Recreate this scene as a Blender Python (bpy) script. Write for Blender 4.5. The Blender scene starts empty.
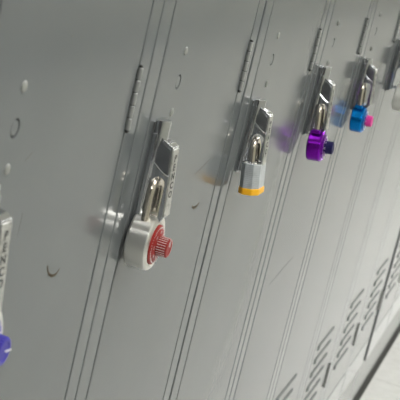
import bpy, bmesh, math, random
from math import pi, sin, cos, radians
from mathutils import Vector, Matrix
random.seed(4)
S = bpy.context.scene
COL = S.collection
Z0 = 1.035            # height of the upper door rivet above the floor
W = 0.305             # locker width

# ------------------------------------------------------------------ materials
def mat(name, color, rough=.4, metal=0., coat=0., bump=None, vary=None, ior=1.5, aniso=0., coat_rough=.06):
    m = bpy.data.materials.new(name); m.use_nodes = True
    nt = m.node_tree; b = nt.nodes['Principled BSDF']
    b.inputs['Base Color'].default_value = (*color, 1)
    b.inputs['Roughness'].default_value = rough
    b.inputs['Metallic'].default_value = metal
    b.inputs['IOR'].default_value = ior
    b.inputs['Coat Weight'].default_value = coat
    b.inputs['Coat Roughness'].default_value = coat_rough
    tc = nt.nodes.new('ShaderNodeTexCoord')
    if vary:      # (scale, amount): slow colour unevenness
        n = nt.nodes.new('ShaderNodeTexNoise'); n.inputs['Scale'].default_value = vary[0]; n.inputs['Detail'].default_value = 4
        nt.links.new(tc.outputs['Object'], n.inputs['Vector'])
        mr = nt.nodes.new('ShaderNodeMapRange'); mr.inputs['From Min'].default_value = .3; mr.inputs['From Max'].default_value = .7
        mr.inputs['To Min'].default_value = 1 - vary[1]; mr.inputs['To Max'].default_value = 1 + vary[1]
        nt.links.new(n.outputs['Fac'], mr.inputs['Value'])
        mx = nt.nodes.new('ShaderNodeVectorMath'); mx.operation = 'SCALE'
        mx.inputs[0].default_value = color; nt.links.new(mr.outputs['Result'], mx.inputs['Scale'])
        nt.links.new(mx.outputs['Vector'], b.inputs['Base Color'])
    if bump:      # (scale, strength, distance)
        n = nt.nodes.new('ShaderNodeTexNoise'); n.inputs['Scale'].default_value = bump[0]; n.inputs['Detail'].default_value = 3
        nt.links.new(tc.outputs['Object'], n.inputs['Vector'])
        bp = nt.nodes.new('ShaderNodeBump'); bp.inputs['Strength'].default_value = bump[1]; bp.inputs['Distance'].default_value = bump[2]
        nt.links.new(n.outputs['Fac'], bp.inputs['Height']); nt.links.new(bp.outputs['Normal'], b.inputs['Normal'])
    return m

PAINT = mat('locker_paint', (.146, .157, .160), .15, 0, bump=(160, .12, .0003), vary=(5, .05), ior=1.38)
FRAMEP = mat('frame_paint', (.144, .156, .160), .09, 0, bump=(160, .10, .0002), vary=(5, .04), ior=1.5)
PLINTH = mat('plinth_paint', (.25, .26, .25), .22, vary=(5, .08))
DARK = mat('slot_shade', (.03, .03, .03), .8)  # shade under the louvre hoods, given as a colour
CHROME = mat('chrome', (.60, .61, .63), .08, 1., bump=(60, .25, .0005))
CHROME_DARK_REFL = mat('dark_reflection_chrome', (.30, .305, .32), .22, 1., vary=(90, .25))  # darker chrome copy: a dark reflection put into the colour, plus mottling
STRIP = mat('silver_strip', (.55, .55, .53), .30, .85, vary=(260, .35), bump=(400, .5, .0004))
INK = mat('black_ink', (.02, .02, .022), .5)
KNUCKLE = mat('hinge_steel', (.30, .31, .30), .3, .3)
RIVET = mat('rivet_steel', (.34, .35, .33), .25, .4)
STEEL = mat('satin_steel', (.74, .73, .69), .30, .92, bump=(90, .2, .0003))
SHACKLE = mat('shackle_steel', (.66, .61, .53), .18, 1.)
RED = mat('red_dial', (.30, .008, .005), .4, 0, 0)
WHITE = mat('white_marks', (.8, .78, .78), .4)
LAM = mat('laminated_steel', (.52, .55, .57), .36, .35, vary=(140, .15))
YELLOW = mat('yellow_bumper', (1., .50, .015), .4)
PURPLE = mat('purple_anodised', (.24, .008, .46), .2, .9, 0)
NAVY = mat('navy_plastic', (.018, .016, .085), .45)
NAVY.node_tree.nodes['Principled BSDF'].inputs['Specular IOR Level'].default_value = .2
BLUE = mat('blue_anodised', (.0, .20, .60), .24, .85, 0)
PINK = mat('pink_plastic', (.72, .045, .32), .45)
VIOLET = mat('violet_plastic', (.045, .035, .36), .4)
BLACKP = mat('black_plastic', (.02, .02, .02), .35)
PALE = mat('pale_steel', (.66, .66, .62), .35, .4)
CHIP = mat('bare_metal_chip', (.07, .055, .035), .5)
SCR = mat('fine_scratch', (.13, .13, .125), .9)
for m_ in (SCR, CHIP): m_.node_tree.nodes['Principled BSDF'].inputs['Specular IOR Level'].default_value = .05
BASEM = mat('black_base', (.03, .03, .028), .8)

def floor_material():
    m = bpy.data.materials.new('vinyl_tile'); m.use_nodes = True
    nt = m.node_tree; b = nt.nodes['Principled BSDF']
    tc = nt.nodes.new('ShaderNodeTexCoord')
    br = nt.nodes.new('ShaderNodeTexBrick'); br.offset = 0; br.inputs['Scale'].default_value = 1
    br.inputs['Brick Width'].default_value = .305; br.inputs['Row Height'].default_value = .305
    br.inputs['Mortar Size'].default_value = .0016; br.inputs['Mortar Smooth'].default_value = .1
    br.inputs['Color1'].default_value = (.67, .67, .645, 1); br.inputs['Color2'].default_value = (.65, .65, .625, 1)
    br.inputs['Mortar'].default_value = (.42, .42, .39, 1)
    nt.links.new(tc.outputs['Object'], br.inputs['Vector'])
    n = nt.nodes.new('ShaderNodeTexNoise'); n.inputs['Scale'].default_value = 35; n.inputs['Detail'].default_value = 6; n.inputs['Roughness'].default_value = .7
    nt.links.new(tc.outputs['Object'], n.inputs['Vector'])
    cr = nt.nodes.new('ShaderNodeMapRange'); cr.inputs['From Min'].default_value = .35; cr.inputs['From Max'].default_value = .65
    cr.inputs['To Min'].default_value = .93; cr.inputs['To Max'].default_value = 1.04
    nt.links.new(n.outputs['Fac'], cr.inputs['Value'])
    vm = nt.nodes.new('ShaderNodeVectorMath'); vm.operation = 'SCALE'
    nt.links.new(br.outputs['Color'], vm.inputs[0]); nt.links.new(cr.outputs['Result'], vm.inputs['Scale'])
    nt.links.new(vm.outputs['Vector'], b.inputs['Base Color'])
    b.inputs['Roughness'].default_value = .24
    return m
FLOORM = floor_material()
WALLM = mat('beige_wall_paint', (.52, .52, .46), .7, vary=(3, .04))
CEILM = mat('ceiling_tile', (.75, .75, .72), .9, vary=(8, .03))

def emit(name, color, strength):
    m = bpy.data.materials.new(name); m.use_nodes = True; nt = m.node_tree
    b = nt.nodes['Principled BSDF']; b.inputs['Base Color'].default_value = (.8, .8, .8, 1)
    b.inputs['Emission Color'].default_value = (*color, 1); b.inputs['Emission Strength'].default_value = strength
    return m
TUBE_LIGHT = emit('light_diffuser', (1., .995, .975), 17)

# ------------------------------------------------------------------ mesh helpers
def link(name, me, m, parent=None, smooth=None):
    me.materials.clear(); me.materials.append(m)
    o = bpy.data.objects.new(name, me); COL.objects.link(o)
    if parent: o.parent = parent
    if smooth is not None:
        me.shade_smooth()
        me.set_sharp_from_angle(angle=radians(smooth))
        wn = o.modifiers.new('weighted', 'WEIGHTED_NORMAL'); wn.keep_sharp = True; wn.weight = 100
    return o

def from_bm(name, bm, m, parent=None, smooth=35):
    bmesh.ops.recalc_face_normals(bm, faces=bm.faces)
    me = bpy.data.meshes.new(name); bm.to_mesh(me); bm.free()
    return link(name, me, m, parent, smooth)

def add_box(bm, x0, x1, y0, y1, z0, z1, bev=0, seg=2):
    r = bmesh.ops.create_cube(bm, size=1)
    vs = r['verts']
    for v in vs:
        v.co = Vector((x0 + (v.co.x + .5) * (x1 - x0), y0 + (v.co.y + .5) * (y1 - y0), z0 + (v.co.z + .5) * (z1 - z0)))
    if bev:
        es = list({e for v in vs for e in v.link_edges})
        bmesh.ops.bevel(bm, geom=es, offset=bev, segments=seg, affect='EDGES', profile=.5)

def add_prism(bm, pts, a0, a1, axis='X', bev=0, seg=2):
    """polygon pts extruded along an axis: X -> pts are (y, z); Z -> pts are (x, y); Y -> pts are (x, z)"""
    def P(p, a):
        return {'X': (a, p[0], p[1]), 'Z': (p[0], p[1], a), 'Y': (p[0], a, p[1])}[axis]
    A = [bm.verts.new(P(p, a0)) for p in pts]; B = [bm.verts.new(P(p, a1)) for p in pts]
    n = len(pts)
    fs = [bm.faces.new(A), bm.faces.new(B[::-1])]
    for i in range(n): fs.append(bm.faces.new((A[i], A[(i + 1) % n], B[(i + 1) % n], B[i])))
    bmesh.ops.recalc_face_normals(bm, faces=fs)
    if bev:
        es = list({e for f in fs for e in f.edges})
        bmesh.ops.bevel(bm, geom=es, offset=bev, segments=seg, affect='EDGES', profile=.5)

def add_lathe(bm, prof, n=48, axis='Y', center=(0, 0, 0), teeth=0, depth=0):
    """prof = [(radius, along axis)]; teeth/depth make a knurled outline"""
    rings = []
    for r, a in prof:
        ring = []
        if r < 1e-6:
            ring = [bm.verts.new((0, a, 0))] * n
        else:
            for i in range(n):
                t = 2 * pi * i / n
                rr = r * (1 - (depth * (.5 + .5 * cos(teeth * t)) if teeth and r > prof[0][0] * .4 else 0))
                ring.append(bm.verts.new((rr * cos(t), a, rr * sin(t))))
        rings.append(ring)
    new = set()
    for k in range(len(rings) - 1):
        A, B = rings[k], rings[k + 1]
        for i in range(n):
            q = [A[i], A[(i + 1) % n], B[(i + 1) % n], B[i]]
            u = []
            for v in q:
                if v not in u: u.append(v)
            if len(u) > 2: bm.faces.new(u)
    for ring in rings: new.update(ring)
    if rings[0][0] is not rings[0][1]: bm.faces.new(rings[0])
    if rings[-1][0] is not rings[-1][1]: bm.faces.new(rings[-1][::-1])
    M = {'Y': Matrix.Identity(4), 'Z': Matrix.Rotation(pi / 2, 4, 'X'), 'X': Matrix.Rotation(-pi / 2, 4, 'Z')}[axis]
    for v in new: v.co = (M @ v.co) + Vector(center)

def add_tube(bm, path, r, n=14, cap=True):
    path = [Vector(p) for p in path]
    rings = []; ref = None
    for i, p in enumerate(path):
        t = (path[min(i + 1, len(path) - 1)] - path[max(i - 1, 0)]).normalized()
        if ref is None:
            ref = t.orthogonal().normalized()
        ref = (ref - t * ref.dot(t)).normalized()
        b = t.cross(ref)
        rr = r[i] if isinstance(r, (list, tuple)) else r
        rings.append([bm.verts.new(p + (ref * cos(2 * pi * k / n) + b * sin(2 * pi * k / n)) * rr) for k in range(n)])
    for A, B in zip(rings, rings[1:]):
        for k in range(n): bm.faces.new((A[k], A[(k + 1) % n], B[(k + 1) % n], B[k]))
    if cap: bm.faces.new(rings[0][::-1]); bm.faces.new(rings[-1])

def sheet_mesh(outer, holes, thick, bev=0., bres=2):
    """flat shape with holes in its own x, y plane, thickness centred on 0"""
    cu = bpy.data.curves.new('outline', 'CURVE'); cu.dimensions = '2D'; cu.fill_mode = 'BOTH'
    for pts in [outer] + holes:
        sp = cu.splines.new('POLY'); sp.points.add(len(pts) - 1); sp.use_cyclic_u = True
        for i, p in enumerate(pts): sp.points[i].co = (p[0], p[1], 0, 1)
    cu.extrude = thick / 2 - bev; cu.bevel_depth = bev; cu.bevel_resolution = bres; cu.offset = -bev
    return curve_to_mesh(cu)

def curve_to_mesh(cu):
    o = bpy.data.objects.new('outline', cu); COL.objects.link(o)
    dg = bpy.context.evaluated_depsgraph_get(); dg.update()
    me = bpy.data.meshes.new_from_object(o.evaluated_get(dg))
    bpy.data.objects.remove(o); bpy.data.curves.remove(cu)
    return me

def text_mesh(s, size, depth=.0002):
    cu = bpy.data.curves.new('lettering', 'FONT'); cu.body = s; cu.size = size; cu.extrude = depth / 2
    cu.align_x = 'CENTER'; cu.align_y = 'CENTER'; cu.resolution_u = 3; cu.offset = size * .025
    return curve_to_mesh(cu)

def circle(cx, cy, r, n=32): return [(cx + r * cos(2 * pi * i / n), cy + r * sin(2 * pi * i / n)) for i in range(n)]

def merge_mesh(bm, me, M):
    tmp = bmesh.new(); tmp.from_mesh(me); tmp.transform(M)
    t2 = bpy.data.meshes.new('tmp'); tmp.to_mesh(t2); tmp.free(); bm.from_mesh(t2); bpy.data.meshes.remove(t2)

XZ = Matrix.Rotation(pi / 2, 4, 'X')          # x, y plane -> x, z plane, facing -y
YZ = Matrix(((0, 0, -1, 0), (1, 0, 0, 0), (0, 1, 0, 0), (0, 0, 0, 1)))   # (x, y) -> (y, z), facing -x

def empty(name, loc, label=None, cat=None, group=None):
    o = bpy.data.objects.new(name, None); COL.objects.link(o); o.location = loc; o.empty_display_size = .05
    if label: o['label'] = label
    if cat: o['category'] = cat
    if group: o['group'] = group
    return o

# ------------------------------------------------------------------ the locker (local x = 0 at its middle, y = 0 front, z = 0 at floor)
XL, XR_ = -W / 2, W / 2
DL, DR = -.1245, .1275                 # door's left seam and right seam
DB, DT = Z0 - .825, Z0 + .76           # door bottom, top
FB, FT = Z0 - .897, Z0 + .80           # frame bottom, top
GAP = .0011

def make_frame(parent):
    bm = bmesh.new()
    t = .014
    g = .0010
    # stiles and rails, folded sheet with a small radius on every edge
    add_box(bm, XL + g, DL - GAP, 0, t, FB, FT, .0014, 3)
    add_box(bm, DR + GAP, XR_ - g, 0, t, FB, FT, .0014, 3)
    add_box(bm, DL - GAP - .001, DR + GAP + .001, 0.0001, t, FB, DB - .0030, .0014, 3)
    add_box(bm, DL - GAP - .001, DR + GAP + .001, 0.0001, t, DT + GAP, FT, .0004)
    # cabinet sides, top, back
    add_box(bm, XL + g, XL + .0015, t, .38, FB, FT)
    add_box(bm, XR_ - .0015, XR_ - g, t, .38, FB, FT)
    add_box(bm, XL + .001, XR_ - .001, .378, .38, FB, FT)
    add_box(bm, XL + .001, XR_ - .001, t, .38, FT - .002, FT)
    add_box(bm, XL + .001, XR_ - .001, t, .38, FB, FB + .002)
    return from_bm('cabinet_frame', bm, FRAMEP, parent)

RX = DL + .052                          # rivet column
def make_door(parent):
    x0, x1 = DL + GAP, DR - GAP
    bm = bmesh.new()
    R_ = .0014; hz = Z0 - .0255; q = .009; N = 32
    xs = [x0 + R_, RX - q, RX + q, x1 - R_]; zs = [DB + R_, hz - q, hz + q, DT - R_]
    G = [[bm.verts.new((x, 0, z)) for z in zs] for x in xs]
    for i in range(3):
        for j in range(3):
            if (i, j) != (1, 1): bm.faces.new((G[i][j], G[i + 1][j], G[i + 1][j + 1], G[i][j + 1]))
    # round hole inside the middle square
    corner = [G[2][2], G[1][2], G[1][1], G[2][1]]
    C_ = [bm.verts.new((RX + .0062 * cos(2 * pi * (k + 4) / N), 0, hz + .0062 * sin(2 * pi * (k + 4) / N))) for k in range(N)]
    for c in range(4):
        seg = [C_[(c * 8 + k) % N] for k in range(9)]
        bm.faces.new([corner[c], corner[(c + 1) % 4]] + seg[::-1])
    D_ = [bm.verts.new((v.co.x, .0030, v.co.z)) for v in C_]
    for k in range(N): bm.faces.new((C_[k], C_[(k + 1) % N], D_[(k + 1) % N], D_[k]))
    # edges bent back on a small radius
    loop = [G[0][0], G[1][0], G[2][0], G[3][0], G[3][1], G[3][2], G[3][3], G[2][3], G[1][3], G[0][3], G[0][2], G[0][1]]
    prev = loop
    for k in range(1, 6):
        if k < 5: o_ = R_ * sin(pi / 2 * k / 4); y_ = R_ * (1 - cos(pi / 2 * k / 4))
        else: o_ = R_; y_ = .016
        ring = []
        for v in loop:
            x = v.co.x + (-o_ if v in G[0] else o_ if v in G[3] else 0)
            z = v.co.z + (-o_ if abs(v.co.z - zs[0]) < 1e-6 else o_ if abs(v.co.z - zs[3]) < 1e-6 else 0)
            ring.append(bm.verts.new((x, y_, z)))
        for i in range(12): bm.faces.new((prev[i], prev[(i + 1) % 12], ring[(i + 1) % 12], ring[i]))
        prev = ring
    door = from_bm('door', bm, PAINT, parent, 40)
    for z in (Z0, Z0 - .051):
        bm = bmesh.new()
        add_lathe(bm, [(.0036, .0002), (.0036, -.0005), (.0032, -.0010), (.0022, -.0015), (.0010, -.0017), (0, -.00175)], 24, center=(RX, 0, z))
        from_bm('rivet', bm, RIVET, door)
    bm = bmesh.new()
    add_lathe(bm, [(.0062, .0040), (.0062, .0034), (.0050, .0034), (.0050, .0008), (.0047, .0003), (0, .0003)], 32, center=(RX, 0, Z0 - .0255))
    from_bm('hole_plug', bm, PAINT, door)
    # six pressed louvres, hood open at the bottom edge
    proto = None
    for k in range(6):
        z = Z0 - .607 - .0266 * k
        if proto is None:
            bm = bmesh.new()
            nx = 40; xa, xb = DL + .036, DL + .174
            prof = [(0, 0), (.0010, -.0006), (.0017, -.0016), (.0020, -.0034), (.0020, -.0105)]
            rows = []
            for i in range(nx + 1):
                u = i / nx; x = xa + (xb - xa) * u
                s = min(1, min(u, 1 - u) / .05); s = sin(s * pi / 2) ** .7 if s > 0 else 0
                rows.append([bm.verts.new((x, -p * s - .0001, zz)) for p, zz in prof])
            for A, B in zip(rows, rows[1:]):
                for j in range(len(prof) - 1): bm.faces.new((A[j], B[j], B[j + 1], A[j + 1]))
            bmesh.ops.recalc_face_normals(bm, faces=bm.faces)
            bmesh.ops.solidify(bm, geom=list(bm.faces), thickness=.0009)
            proto = from_bm('louver', bm, PAINT, door, 50); proto.location.z = z
            # flat dark strip painting the shade under the hood; the door is uncut
            bm = bmesh.new(); add_box(bm, xa + .004, xb - .004, -.0002, .0004, -.0110, -.0060)
            shade_me = bpy.data.meshes.new('louver_shade_strip'); bm.to_mesh(shade_me); bm.free(); shade_me.materials.append(DARK)
            L = proto
        else:
            L = proto.copy(); COL.objects.link(L); L.parent = door; L.location.z = z
        so = bpy.data.objects.new('louver_shade_strip', shade_me); COL.objects.link(so); so.parent = door; so.location.z = z
    return door

def make_hinge(parent, z):
    bm = bmesh.new()
    # five barrel knuckles round a pin
    h = .048; n = 5; seg = h / n; cx, cy = DR + .0002, -.0014
    for k in range(n):
        a = z + h / 2 - k * seg; b = a - seg + .0006
        r = .0020
        add_lathe(bm, [(r * .8, a), (r, a - .0005), (r, b + .0005), (r * .8, b)], 18, 'Y', (0, 0, 0))
    o = None
    # built along y, stood up along z
    bmesh.ops.transform(bm, matrix=Matrix.Translation((cx, cy, 0)) @ Matrix.Rotation(pi / 2, 4, 'X'), verts=bm.verts)
    hg = from_bm('hinge', bm, KNUCKLE, parent)
    bm = bmesh.new()
    add_lathe(bm, [(.0010, z + h / 2 + .0016), (.0015, z + h / 2 + .0006), (.0015, z - h / 2 - .0006), (.0010, z - h / 2 - .0016)], 14)
    bmesh.ops.transform(bm, matrix=Matrix.Translation((cx, cy, 0)) @ Matrix.Rotation(pi / 2, 4, 'X'), verts=bm.verts)
    from_bm('hinge_pin', bm, BASEM, hg)
    return hg

def make_handle(parent, drop=0.):
    """chrome lift handle; hx = local x of its left side"""
    hx = DL + .009; z = Z0
    root = None
    # housing: back plate with raised rim
    bm = bmesh.new()
    add_box(bm, hx - .001, hx + .0275, -.0028, 0, z - .139, z - .053 - drop, .0010)
    add_box(bm, hx - .001, hx + .0018, -.0065, -.001, z - .137, z - .062 - drop * .6, .0007)
    add_box(bm, hx + .0250, hx + .0275, -.0065, -.001, z - .137, z - .062 - drop * .6, .0007)
    h = from_bm('handle', bm, CHROME, parent)
    # rounded vertical bar (half round section), flat cap on top
    bm = bmesh.new()
    sec = [(hx + .001, -.001)]
    for i in range(15):
        a = pi * i / 14
        sec.append((hx + .0088 - .0078 * cos(a), -.0045 - .0078 * sin(a)))
    sec.append((hx + .0166, -.001))
    add_prism(bm, sec, z - .0985, z - .0515 - drop, 'Z', .0009)
    from_bm('handle_bar', bm, CHROME, h, 40)
    # lift trigger: side plate with the padlock slot, front strip
    top = z - .0695 - drop * .40
    bot = z - .131
    out = [(-.0110, top + .0040), (-.0165, top + .0018), (-.0205, top - .0010), (-.0250, bot + .004), (-.0235, bot), (-.0075, bot), (-.0075, z - .080)]
    slot = [(-.0150 + .0052 * cos(pi * i / 12), z - .1010 + .0052 * sin(pi * i / 12)) for i in range(13)]
    slot += [(-.0202, z - .127), (-.0098, z - .127)]
    me = sheet_mesh(out, [slot], .0026, .0006)
    bm = bmesh.new(); merge_mesh(bm, me, Matrix.Translation((hx + .0030, 0, 0)) @ YZ)
    # front strip body (x width), follows the slanted front edge
    add_prism(bm, [(-.0182, top + .0000), (-.0207, top - .0012), (-.0252, bot + .004), (-.0225, bot + .001)], hx + .0020, hx + .0165, 'X', .0006)
    # sloping top plate joining the side plate, bar and strip
    add_prism(bm, [(-.0105, top + .0032), (-.0165, top + .0018), (-.0208, top - .0006), (-.0195, top - .0028), (-.0105, top + .0004)], hx + .0018, hx + .0165, 'X', .0005)
    trig = from_bm('lift_trigger', bm, CHROME, h, 30)
    # six-sided raised face on the side plate
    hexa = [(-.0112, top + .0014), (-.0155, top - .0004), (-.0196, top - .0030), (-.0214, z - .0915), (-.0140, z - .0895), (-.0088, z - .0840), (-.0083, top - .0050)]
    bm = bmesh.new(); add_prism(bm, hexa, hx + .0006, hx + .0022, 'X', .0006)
    from_bm('raised_face', bm, CHROME_DARK_REFL, h, 30)
    # bright curved ridge under it
    bm = bmesh.new()
    pts = []
    for i in range(11):
        u = i / 10
        pts.append((hx + .0014, -.0080 - .0140 * u, z - .0850 - .0078 * sin(u * pi / 2)))
    add_tube(bm, pts, [.0006 + .0006 * sin(pi * i / 10) for i in range(11)], 10)
    from_bm('curved_ridge', bm, CHROME, h)
    # lettered strip on the slanted front
    y0, z0, y1, z1 = -.0207, top - .0014, -.0252, bot + .0045
    ang = math.atan2(y0 - y1, z0 - z1)
    L = math.hypot(y0 - y1, z0 - z1)
    bm = bmesh.new(); add_box(bm, hx + .0028, hx + .0158, -.0004, .0004, -L + .0005, -.0005, .0002, 1)
    T = Matrix.Translation((0, y0 - .0002, z0)) @ Matrix.Rotation(-ang, 4, 'X')
    bmesh.ops.transform(bm, matrix=T, verts=bm.verts)
    from_bm('name_strip', bm, STRIP, h)
    bm = bmesh.new()
    for i, c in enumerate('PENCO'):
        merge_mesh(bm, text_mesh(c, .0076), T @ Matrix.Translation((hx + .0093, -.00045, -.0085 - .0073 * i)) @ Matrix.Diagonal((1.35, 1, 1, 1)) @ XZ)
    from_bm('lettering', bm, INK, h, None)
    return h

def copy_part(o, parent):
    c = o.copy(); COL.objects.link(c); c.parent = parent
    for ch in kids[o.name]: copy_part(bpy.data.objects[ch], c)
    return c

ROW = 'grey steel lockers in the row'
root0 = empty('locker', (0, 0, 0), cat='locker', group=ROW)
frame0 = make_frame(root0); door0 = make_door(root0); hinge_a = make_hinge(root0, Z0 - .027); hinge_b = make_hinge(root0, Z0 - .733); hinge_c = make_hinge(root0, Z0 + .68)
handle_hi = make_handle(root0, 0.)
handle_lo = make_handle(root0, .0105)
def snapshot():
    k = {}
    for o in COL.objects: k.setdefault(o.name, [])
    for o in COL.objects:
        if o.parent: k[o.parent.name].append(o.name)
    return k
kids = snapshot()

dY = {2: -.0009, 3: -.0010, 4: -.0010, 5: -.0011, 6: -.0011, 7: -.0012, 8: -.0042, 9: -.0042, 10: -.0043, 11: -.0043, 12: -.0043}
dZ = {1: .0018, 0: -.0006, 2: -.0006}
handle_kind = {0: 'hi', 1: 'hi', 2: 'lo', 3: 'hi', 4: 'lo', 5: 'hi'}
names = {
 -1: 'grey steel locker at the very left, only a sliver at the upper left corner',
 0: 'grey steel locker at left holding the padlock with the blue-violet knob',
 1: 'grey steel locker with the silver and red combination padlock on its handle',
 2: 'grey steel locker holding the laminated padlock with a yellow bumper',
 3: 'grey steel locker with the purple combination padlock on its handle',
 4: 'grey steel locker holding the bright blue padlock with a pink knob',
 5: 'grey steel locker at upper right edge whose handle holds the pale silver padlock',
 6: 'grey steel locker second after the one with the blue padlock, only its lower part visible',
 7: 'grey steel locker just before the thick dark seam at lower right',
 8: 'grey steel locker just past the thick dark seam, standing slightly proud of the row',
 9: 'far grey steel locker second past the thick dark seam at right edge',
 10: 'far grey steel locker third past the thick dark seam, its bottom just above the floor',
 11: 'grey steel locker further down the row, beyond the right edge of the photo',
 12: 'grey steel locker further down the row, beyond the right edge of the photo',
}
lockers = {}
def build_locker(n):
    xc = n * W + .313 + W / 2
    r = root0.copy(); COL.objects.link(r)
    r.location = (xc, dY.get(n, 0), dZ.get(n, 0)); r['label'] = names[n]
    for nm in kids[root0.name]:
        o = bpy.data.objects[nm]
        if o is handle_hi and handle_kind.get(n, 'hi') != 'hi': continue
        if o is handle_lo and handle_kind.get(n, 'hi') != 'lo': continue
        copy_part(o, r)
    lockers[n] = r
for n in range(-1, 13): build_locker(n)
# the prototype itself is not placed
for o in [root0] + [o for o in root0.children_recursive]: bpy.data.objects.remove(o)
bpy.context.view_layer.update()

def child(root, base): return [c for c in root.children if c.name.split('.')[0] == base][0]

# paint chips and scratches on the doors (thin bare spots), given as wall points
def mark(n, pts, w, m, name='paint_chip'):
    door = child(lockers[n], 'door')
    off = lockers[n].location
    bm = bmesh.new(); P = [Vector((x - off.x, -.00012, Z0 + z - off.z)) for x, z in pts]
    L, R = [], []
    for i, p in enumerate(P):
        t = (P[min(i + 1, len(P) - 1)] - P[max(i - 1, 0)]).normalized(); s = Vector((-t.z, 0, t.x))
        k = w * (.25 + .75 * sin(pi * (i + .5) / len(P)))
        L.append(p + s * k / 2); R.append(p - s * k / 2)
    A = [bm.verts.new(p) for p in L]; B = [bm.verts.new(p) for p in R]
    fs = [bm.faces.new((A[i], A[i + 1], B[i + 1], B[i])) for i in range(len(P) - 1)]
    r = bmesh.ops.extrude_face_region(bm, geom=fs); bmesh.ops.translate(bm, vec=(0, .0003, 0), verts=[v for v in r['geom'] if isinstance(v, bmesh.types.BMVert)])
    from_bm(name, bm, m, door, None)
mark(0, [(.4955, -.1395), (.500, -.1435), (.5065, -.1465), (.513, -.1468), (.5185, -.1440)], .0023, CHIP)
mark(0, [(.4935, -.136), (.4965, -.1405)], .0022, CHIP)
mark(0, [(.4185, -.0500), (.4225, -.0480), (.4275, -.0455)], .0011, SCR)
mark(0, [(.4305, -.0860), (.4308, -.0930), (.4300, -.1020)], .0006, SCR, 'scratch')
mark(1, [(.831, -.1535), (.838, -.1568), (.846, -.1572), (.853, -.1545)], .0030, CHIP)
mark(1, [(.812, -.1205), (.828, -.1175), (.850, -.1135), (.868, -.1110)], .0007, SCR, 'scratch')
mark(0, [(.4505, .0265), (.4535, .0268)], .0015, SCR)
mark(3, [(1.30, -.345), (1.36, -.338), (1.42, -.333)], .0009, SCR, 'scratch')

# ------------------------------------------------------------------ padlocks
def place_lock(name, label, n, pivot_z, tilt, yaw=0, roll=0, py=-.0150):
    """Empty at the top of the shackle loop where it hangs in the handle slot"""
    X = n * W + .341 + .009 + .0080
    o = empty(name, (X, py + dY.get(n, 0), Z0 + pivot_z + dZ.get(n, 0)), label, 'padlock')
    o.rotation_euler = (radians(tilt), radians(roll), radians(yaw))
    return o

def shackle(parent, half, r, length, m=SHACKLE, name='shackle'):
    """loop top outer at z = +r, legs go down to -length"""
    bm = bmesh.new(); pts = [(-half, 0, -length)]
    pts += [(-half, 0, -half * 1.0 - (length - half) * (1 - k / 3)) for k in range(1, 3)]
    for i in range(17):
        a = pi - pi * i / 16; pts.append((half * cos(a), 0, -half + half * sin(a)))
    pts += [(half, 0, -half - (length - half) * k / 3) for k in range(1, 3)] + [(half, 0, -length)]
    add_tube(bm, pts, r, 16)
    return from_bm(name, bm, m, parent, 60)

def add_case(bm, prof, R, e, r1, zc, n=80):
    """round case whose top is drawn up into a shoulder that takes the shackle"""
    def rad(t):
        best = 0; c, s_ = cos(t), sin(t)
        for k in range(13):
            u = k / 12; h = e * u; q = R + (r1 - R) * u
            b = s_ * h; d = b * b - (h * h - q * q)
            if d >= 0: best = max(best, b + math.sqrt(d))
        return best
    rings = []
    for r, y in prof:
        ring = []
        for i in range(n):
            t = 2 * pi * i / n
            k = (r / R) if r < R * .86 else 1
            rr = r if r < R * .86 else rad(t) - (R - r)
            ring.append(bm.verts.new((rr * cos(t), y, zc + rr * sin(t))))
        rings.append(ring)
    for A, B in zip(rings, rings[1:]):
        for i in range(n): bm.faces.new((A[i], A[(i + 1) % n], B[(i + 1) % n], B[i]))
    bm.faces.new(rings[0]); bm.faces.new(rings[-1][::-1])

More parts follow.
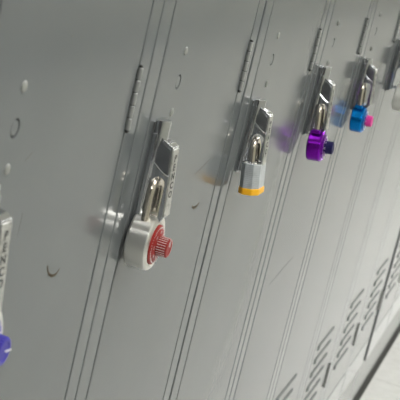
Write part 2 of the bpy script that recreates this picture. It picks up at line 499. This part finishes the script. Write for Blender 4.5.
def dial_lock(n, label, R, thick, cz, case_m, dial_m, knob_m, tilt, pivot_z=-.0985, knob_r=.0085, knob_h=.0095, rd=.0165, mark_m=WHITE,
              e=.006, r1=.0185, knob_text=None, dial_text=None, knurl_light=None, collar=True, yaw=0, turn=0, py=-.0150, mark_on_knob=True, half=.0100, yoff=0.):
    o = place_lock('combination_padlock', label, n, pivot_z, tilt, yaw, py=py)
    zc = -cz                                   # case centre below pivot
    yb, yf = thick * .50 + yoff, -thick * .50 + yoff
    bm = bmesh.new()
    prof = [(R - .0030, yb), (R - .0010, yb - .0005), (R, yb - .0020), (R, yf + .0030), (R - .0004, yf + .0014), (R - .0014, yf + .0004), (R - .0030, yf),
            (rd + .0012, yf - .0002), (rd + .0004, yf + .0006), (rd - .002, yf + .0008)]
    add_case(bm, prof, R, e, r1, zc)
    case = from_bm('case', bm, case_m, o, 30)
    top = e + r1
    if collar:
        bm = bmesh.new()
        add_box(bm, -half - .0055, half + .0055, yf * .62 + yoff * .4, yb * .62, zc + top * .80, zc + top + .0012, .0016, 3)
        from_bm('shackle_collar', bm, case_m, o)
    sh = shackle(o, half, .0034, cz - top * .80)
    bm = bmesh.new()
    add_lathe(bm, [(rd, yf + .0010), (rd, yf - .0006), (rd - .0012, yf - .0014), (knob_r + .002, yf - .0026), (knob_r * .7, yf - .0028)], 60, center=(0, 0, zc))
    dial = from_bm('dial', bm, dial_m, o, 30)
    bm = bmesh.new()
    for i in range(40):
        a = 2 * pi * i / 40; big = i % 5 == 0
        l = .0030 if big else .0019; w = .00038
        ra = rd - .0013; rb = ra - l
        span = rd - .0012 - knob_r - .002
        slope = math.atan2(.0012, span)
        def on_cone(r_): return yf - .0014 - .0012 * (rd - .0012 - r_) / span
        rm = (ra + rb) / 2
        tmp = bmesh.new(); add_box(tmp, -w, w, -.00015, .00015, -l / 2, l / 2)
        bmesh.ops.transform(tmp, matrix=Matrix.Translation((0, 0, zc)) @ Matrix.Rotation(a + turn, 4, 'Y') @ Matrix.Translation((0, on_cone(rm) - .0001, rm)) @ Matrix.Rotation(slope, 4, 'X'), verts=tmp.verts)
        t2 = bpy.data.meshes.new('t'); tmp.to_mesh(t2); tmp.free(); bm.from_mesh(t2); bpy.data.meshes.remove(t2)
        if big:
            rt = rb - .0015
            M = Matrix.Translation((0, 0, zc)) @ Matrix.Rotation(a + turn, 4, 'Y') @ Matrix.Translation((0, on_cone(rt) - .0003, rt)) @ Matrix.Rotation(slope, 4, 'X') @ XZ
            merge_mesh(bm, text_mesh(str(i), .0030), M)
    from_bm('dial_marks', bm, mark_m, dial, None)
    bm = bmesh.new()
    y0 = yf - .0020
    kr = knob_r
    add_lathe(bm, [(kr * .96, y0), (kr, y0 - .0010), (kr * .97, y0 - knob_h + .0012), (kr * .93, y0 - knob_h + .0003), (kr * .85, y0 - knob_h), (kr * .72, y0 - knob_h), (kr * .66, y0 - knob_h + .0006), (.0, y0 - knob_h + .0006)],
              120, center=(0, 0, zc), teeth=24, depth=.07)
    knob = from_bm('knob', bm, knob_m, o, 40)
    if knurl_light:
        bm = bmesh.new()
        for i in range(24):
            a = 2 * pi * (i + .5) / 24
            tmp = bmesh.new(); add_box(tmp, -.00016, .00016, y0 - knob_h + .0012, y0 - .0012, kr * .975, kr * 1.005)
            bmesh.ops.transform(tmp, matrix=Matrix.Translation((0, 0, zc)) @ Matrix.Rotation(a - pi / 2 + pi / 2, 4, 'Y'), verts=tmp.verts)
            t2 = bpy.data.meshes.new('t'); tmp.to_mesh(t2); tmp.free(); bm.from_mesh(t2); bpy.data.meshes.remove(t2)
        k = from_bm('knurl_ridges', bm, knurl_light, knob, None)
    if mark_on_knob:
        bm = bmesh.new()
        add_box(bm, -.00045, .00045, y0 - knob_h - .0002, y0 - knob_h + .0012, kr * .15, kr * .94)
        bmesh.ops.transform(bm, matrix=Matrix.Translation((0, 0, zc)) @ Matrix.Rotation(turn, 4, 'Y'), verts=bm.verts)
        from_bm('index_mark', bm, mark_m, knob, None)
    for part, text in ((knob, knob_text), (dial, dial_text)):
        if text: part['label'] = text
    return o

dial_lock(0, 'combination padlock with blue-violet knob and white index line at left edge', .0215, .0195, .0480, PALE, VIOLET, VIOLET, 0, knob_r=.0092, knob_h=.0095, turn=radians(95), py=-.0150, knob_text='blue-violet ridged knob with white line', dial_text='blue-violet dial')
dial_lock(1, 'silver combination padlock with red dial and ridged red knob', .0222, .0192, .0526, STEEL, RED, RED, -1, knurl_light=WHITE, knob_r=.0082, knob_h=.0100, collar=False, rd=.0165, e=.0032, r1=.0213, half=.0108, py=-.0118, knob_text='red ridged knob', dial_text='red dial with white ticks')
dial_lock(3, 'shiny purple combination padlock with dark navy knob', .0190, .0185, .0505, PURPLE, PURPLE, NAVY, -7, knob_r=.0080, knob_h=.0100, mark_on_knob=False, rd=.0145, e=.0040, r1=.0165, py=-.0122, knob_text='dark navy knob')
dial_lock(4, 'bright blue combination padlock with pink knob', .0190, .0185, .0520, BLUE, BLUE, PINK, -5, knob_r=.0080, knob_h=.0095, mark_on_knob=False, rd=.0145, e=.0040, r1=.0165, py=-.0090, knob_text='pink knob')
dial_lock(5, 'pale silver combination padlock with black knob cut by right edge', .0215, .0195, .0465, PALE, BLACKP, BLACKP, -3, knob_r=.0082, py=-.0240, collar=False)

def laminated_lock(n, label):
    o = place_lock('laminated_padlock', label, n, -.1025, -8, py=-.0122)
    hw, ht, c = .0172, .0100, .0055
    ztop, zbot = -.0235, -.0505
    sec = [(-hw, -ht + c), (-hw + c * 1.2, -ht), (hw - c * 1.2, -ht), (hw, -ht + c), (hw, ht - c), (hw - c * 1.2, ht), (-hw + c * 1.2, ht), (-hw, ht - c)]
    bm = bmesh.new()
    k = 14; h = (ztop - zbot) / k
    for i in range(k):
        add_prism(bm, sec, zbot + i * h, zbot + (i + 1) * h - .00005, 'Z', .00018, 1)
    body = from_bm('case', bm, LAM, o, 30)
    bm = bmesh.new()
    add_prism(bm, [(x * .97, y * .97) for x, y in sec], ztop - .0002, ztop + .0014, 'Z', .0007, 2)
    for s in (-1, 1):
        add_lathe(bm, [(.0056, -.0030), (.0056, .0018), (.0046, .0024)], 24, 'Z', (s * .0090, 0, ztop))
    from_bm('top_plate', bm, CHROME, o, 30)
    shackle(o, .0090, .0031, -ztop + .002)
    bm = bmesh.new()
    add_prism(bm, [(x * 1.05, y * 1.09) for x, y in sec], zbot - .0045, zbot + .0026, 'Z', .0016, 3)
    from_bm('bumper', bm, YELLOW, o, 50)['label'] = 'yellow-orange rubber bumper'
    bm = bmesh.new()
    for sx in (-1, 1):
        for sy in (-1, 1):
            add_lathe(bm, [(.0016, -.0004), (.0013, .0006), (0, .0009)], 12, 'Z', (sx * .0140, sy * .0050, ztop + .0012))
    from_bm('rivet', bm, STEEL, o)
    return o
laminated_lock(2, 'grey laminated padlock with yellow-orange rubber bumper along its bottom')

# ------------------------------------------------------------------ the corridor
def struct(name, bm, m):
    o = from_bm(name, bm, m, None, None); o['kind'] = 'structure'; return o
X0, X1, YW, ZC = -3.5, 20.0, -2.4, 2.75
bm = bmesh.new(); add_box(bm, X0, X1, YW, .42, -.05, 0); struct('floor', bm, FLOORM)
bm = bmesh.new(); add_box(bm, X0, X1, YW, .42, ZC, ZC + .05); struct('ceiling', bm, CEILM)
bm = bmesh.new(); add_box(bm, X0, X1, .40, .45, 0, ZC); struct('wall_back', bm, WALLM)
bm = bmesh.new(); add_box(bm, X0, X1, YW - .05, YW, 0, ZC); struct('wall_front', bm, WALLM)
bm = bmesh.new(); add_box(bm, X0 - .05, X0, YW, .42, 0, ZC); struct('wall_left', bm, mat('dark_end_wall', (.05, .05, .052), .7))  # unseen end wall, coloured near black so the chrome reflects dark
bm = bmesh.new(); add_box(bm, X1, X1 + .05, YW, .42, 0, ZC); struct('wall_right', bm, WALLM)
bm = bmesh.new(); add_prism(bm, [(YW, 0), (YW + .012, 0), (YW + .009, .100), (YW + .006, .105), (YW, .105)], X0, X1, 'X'); struct('baseboard_front', bm, mat('blue_grey_vinyl', (.10, .115, .125), .5))
xa, xb = -W + .313, 13 * W + .313
# plinth the lockers stand on, black strip along its foot, filler above the lockers
bm = bmesh.new(); add_box(bm, xa, xb, .002, .39, .0, FB - .004, .0015, 3); struct('trim_1', bm, PLINTH)
bm = bmesh.new(); add_prism(bm, [(-.006, 0), (-.004, .004), (-.002, .022), (.0025, .024), (.0025, 0)], xa, xb, 'X'); struct('baseboard_lockers', bm, BASEM)
bm = bmesh.new(); add_box(bm, xa, xb, .02, .40, FT, ZC, .001); struct('trim_2', bm, WALLM)
for x in [7.6 + 2.44 * k for k in range(-4, 5)]:
    f = empty('ceiling_light', (x, -1.15, ZC), 'white recessed ceiling light panel above the corridor, out of the photo', 'light', 'ceiling lights along the corridor')
    bm = bmesh.new(); add_box(bm, -.305, .305, -.61, .61, -.012, 0, .003); from_bm('light_frame', bm, CEILM, f)
    bm = bmesh.new(); add_box(bm, -.28, .28, -.585, .585, -.016, -.010, .002); from_bm('diffuser', bm, TUBE_LIGHT, f)

w = bpy.data.worlds.new('world'); S.world = w; w.use_nodes = True
w.node_tree.nodes['Background'].inputs[0].default_value = (.6, .62, .65, 1); w.node_tree.nodes['Background'].inputs[1].default_value = .3

# ------------------------------------------------------------------ camera
cam = bpy.data.cameras.new('camera'); co = bpy.data.objects.new('camera', cam); COL.objects.link(co)
r = Vector((0.29765629, -0.92726771, 0.22710202)); u = Vector((0.16582471, 0.28448658, 0.94422961)); fw = Vector((0.9401611, 0.24339675, -0.23844312))
M = Matrix(((r.x, u.x, -fw.x, -.3154636), (r.y, u.y, -fw.y, -.3028605), (r.z, u.z, -fw.z, .1448428 + Z0), (0, 0, 0, 1)))
co.matrix_world = M
cam.sensor_width = 36; cam.lens = 1325.7376 / 400 * 36; cam.clip_start = .02
cam.dof.use_dof = True; cam.dof.focus_distance = 1.25; cam.dof.aperture_fstop = 30
S.camera = co

vs = S.view_settings
vs.view_transform = 'Standard'; vs.look = 'None'; vs.gamma = 1; vs.use_curve_mapping = False; vs.exposure = 0.0
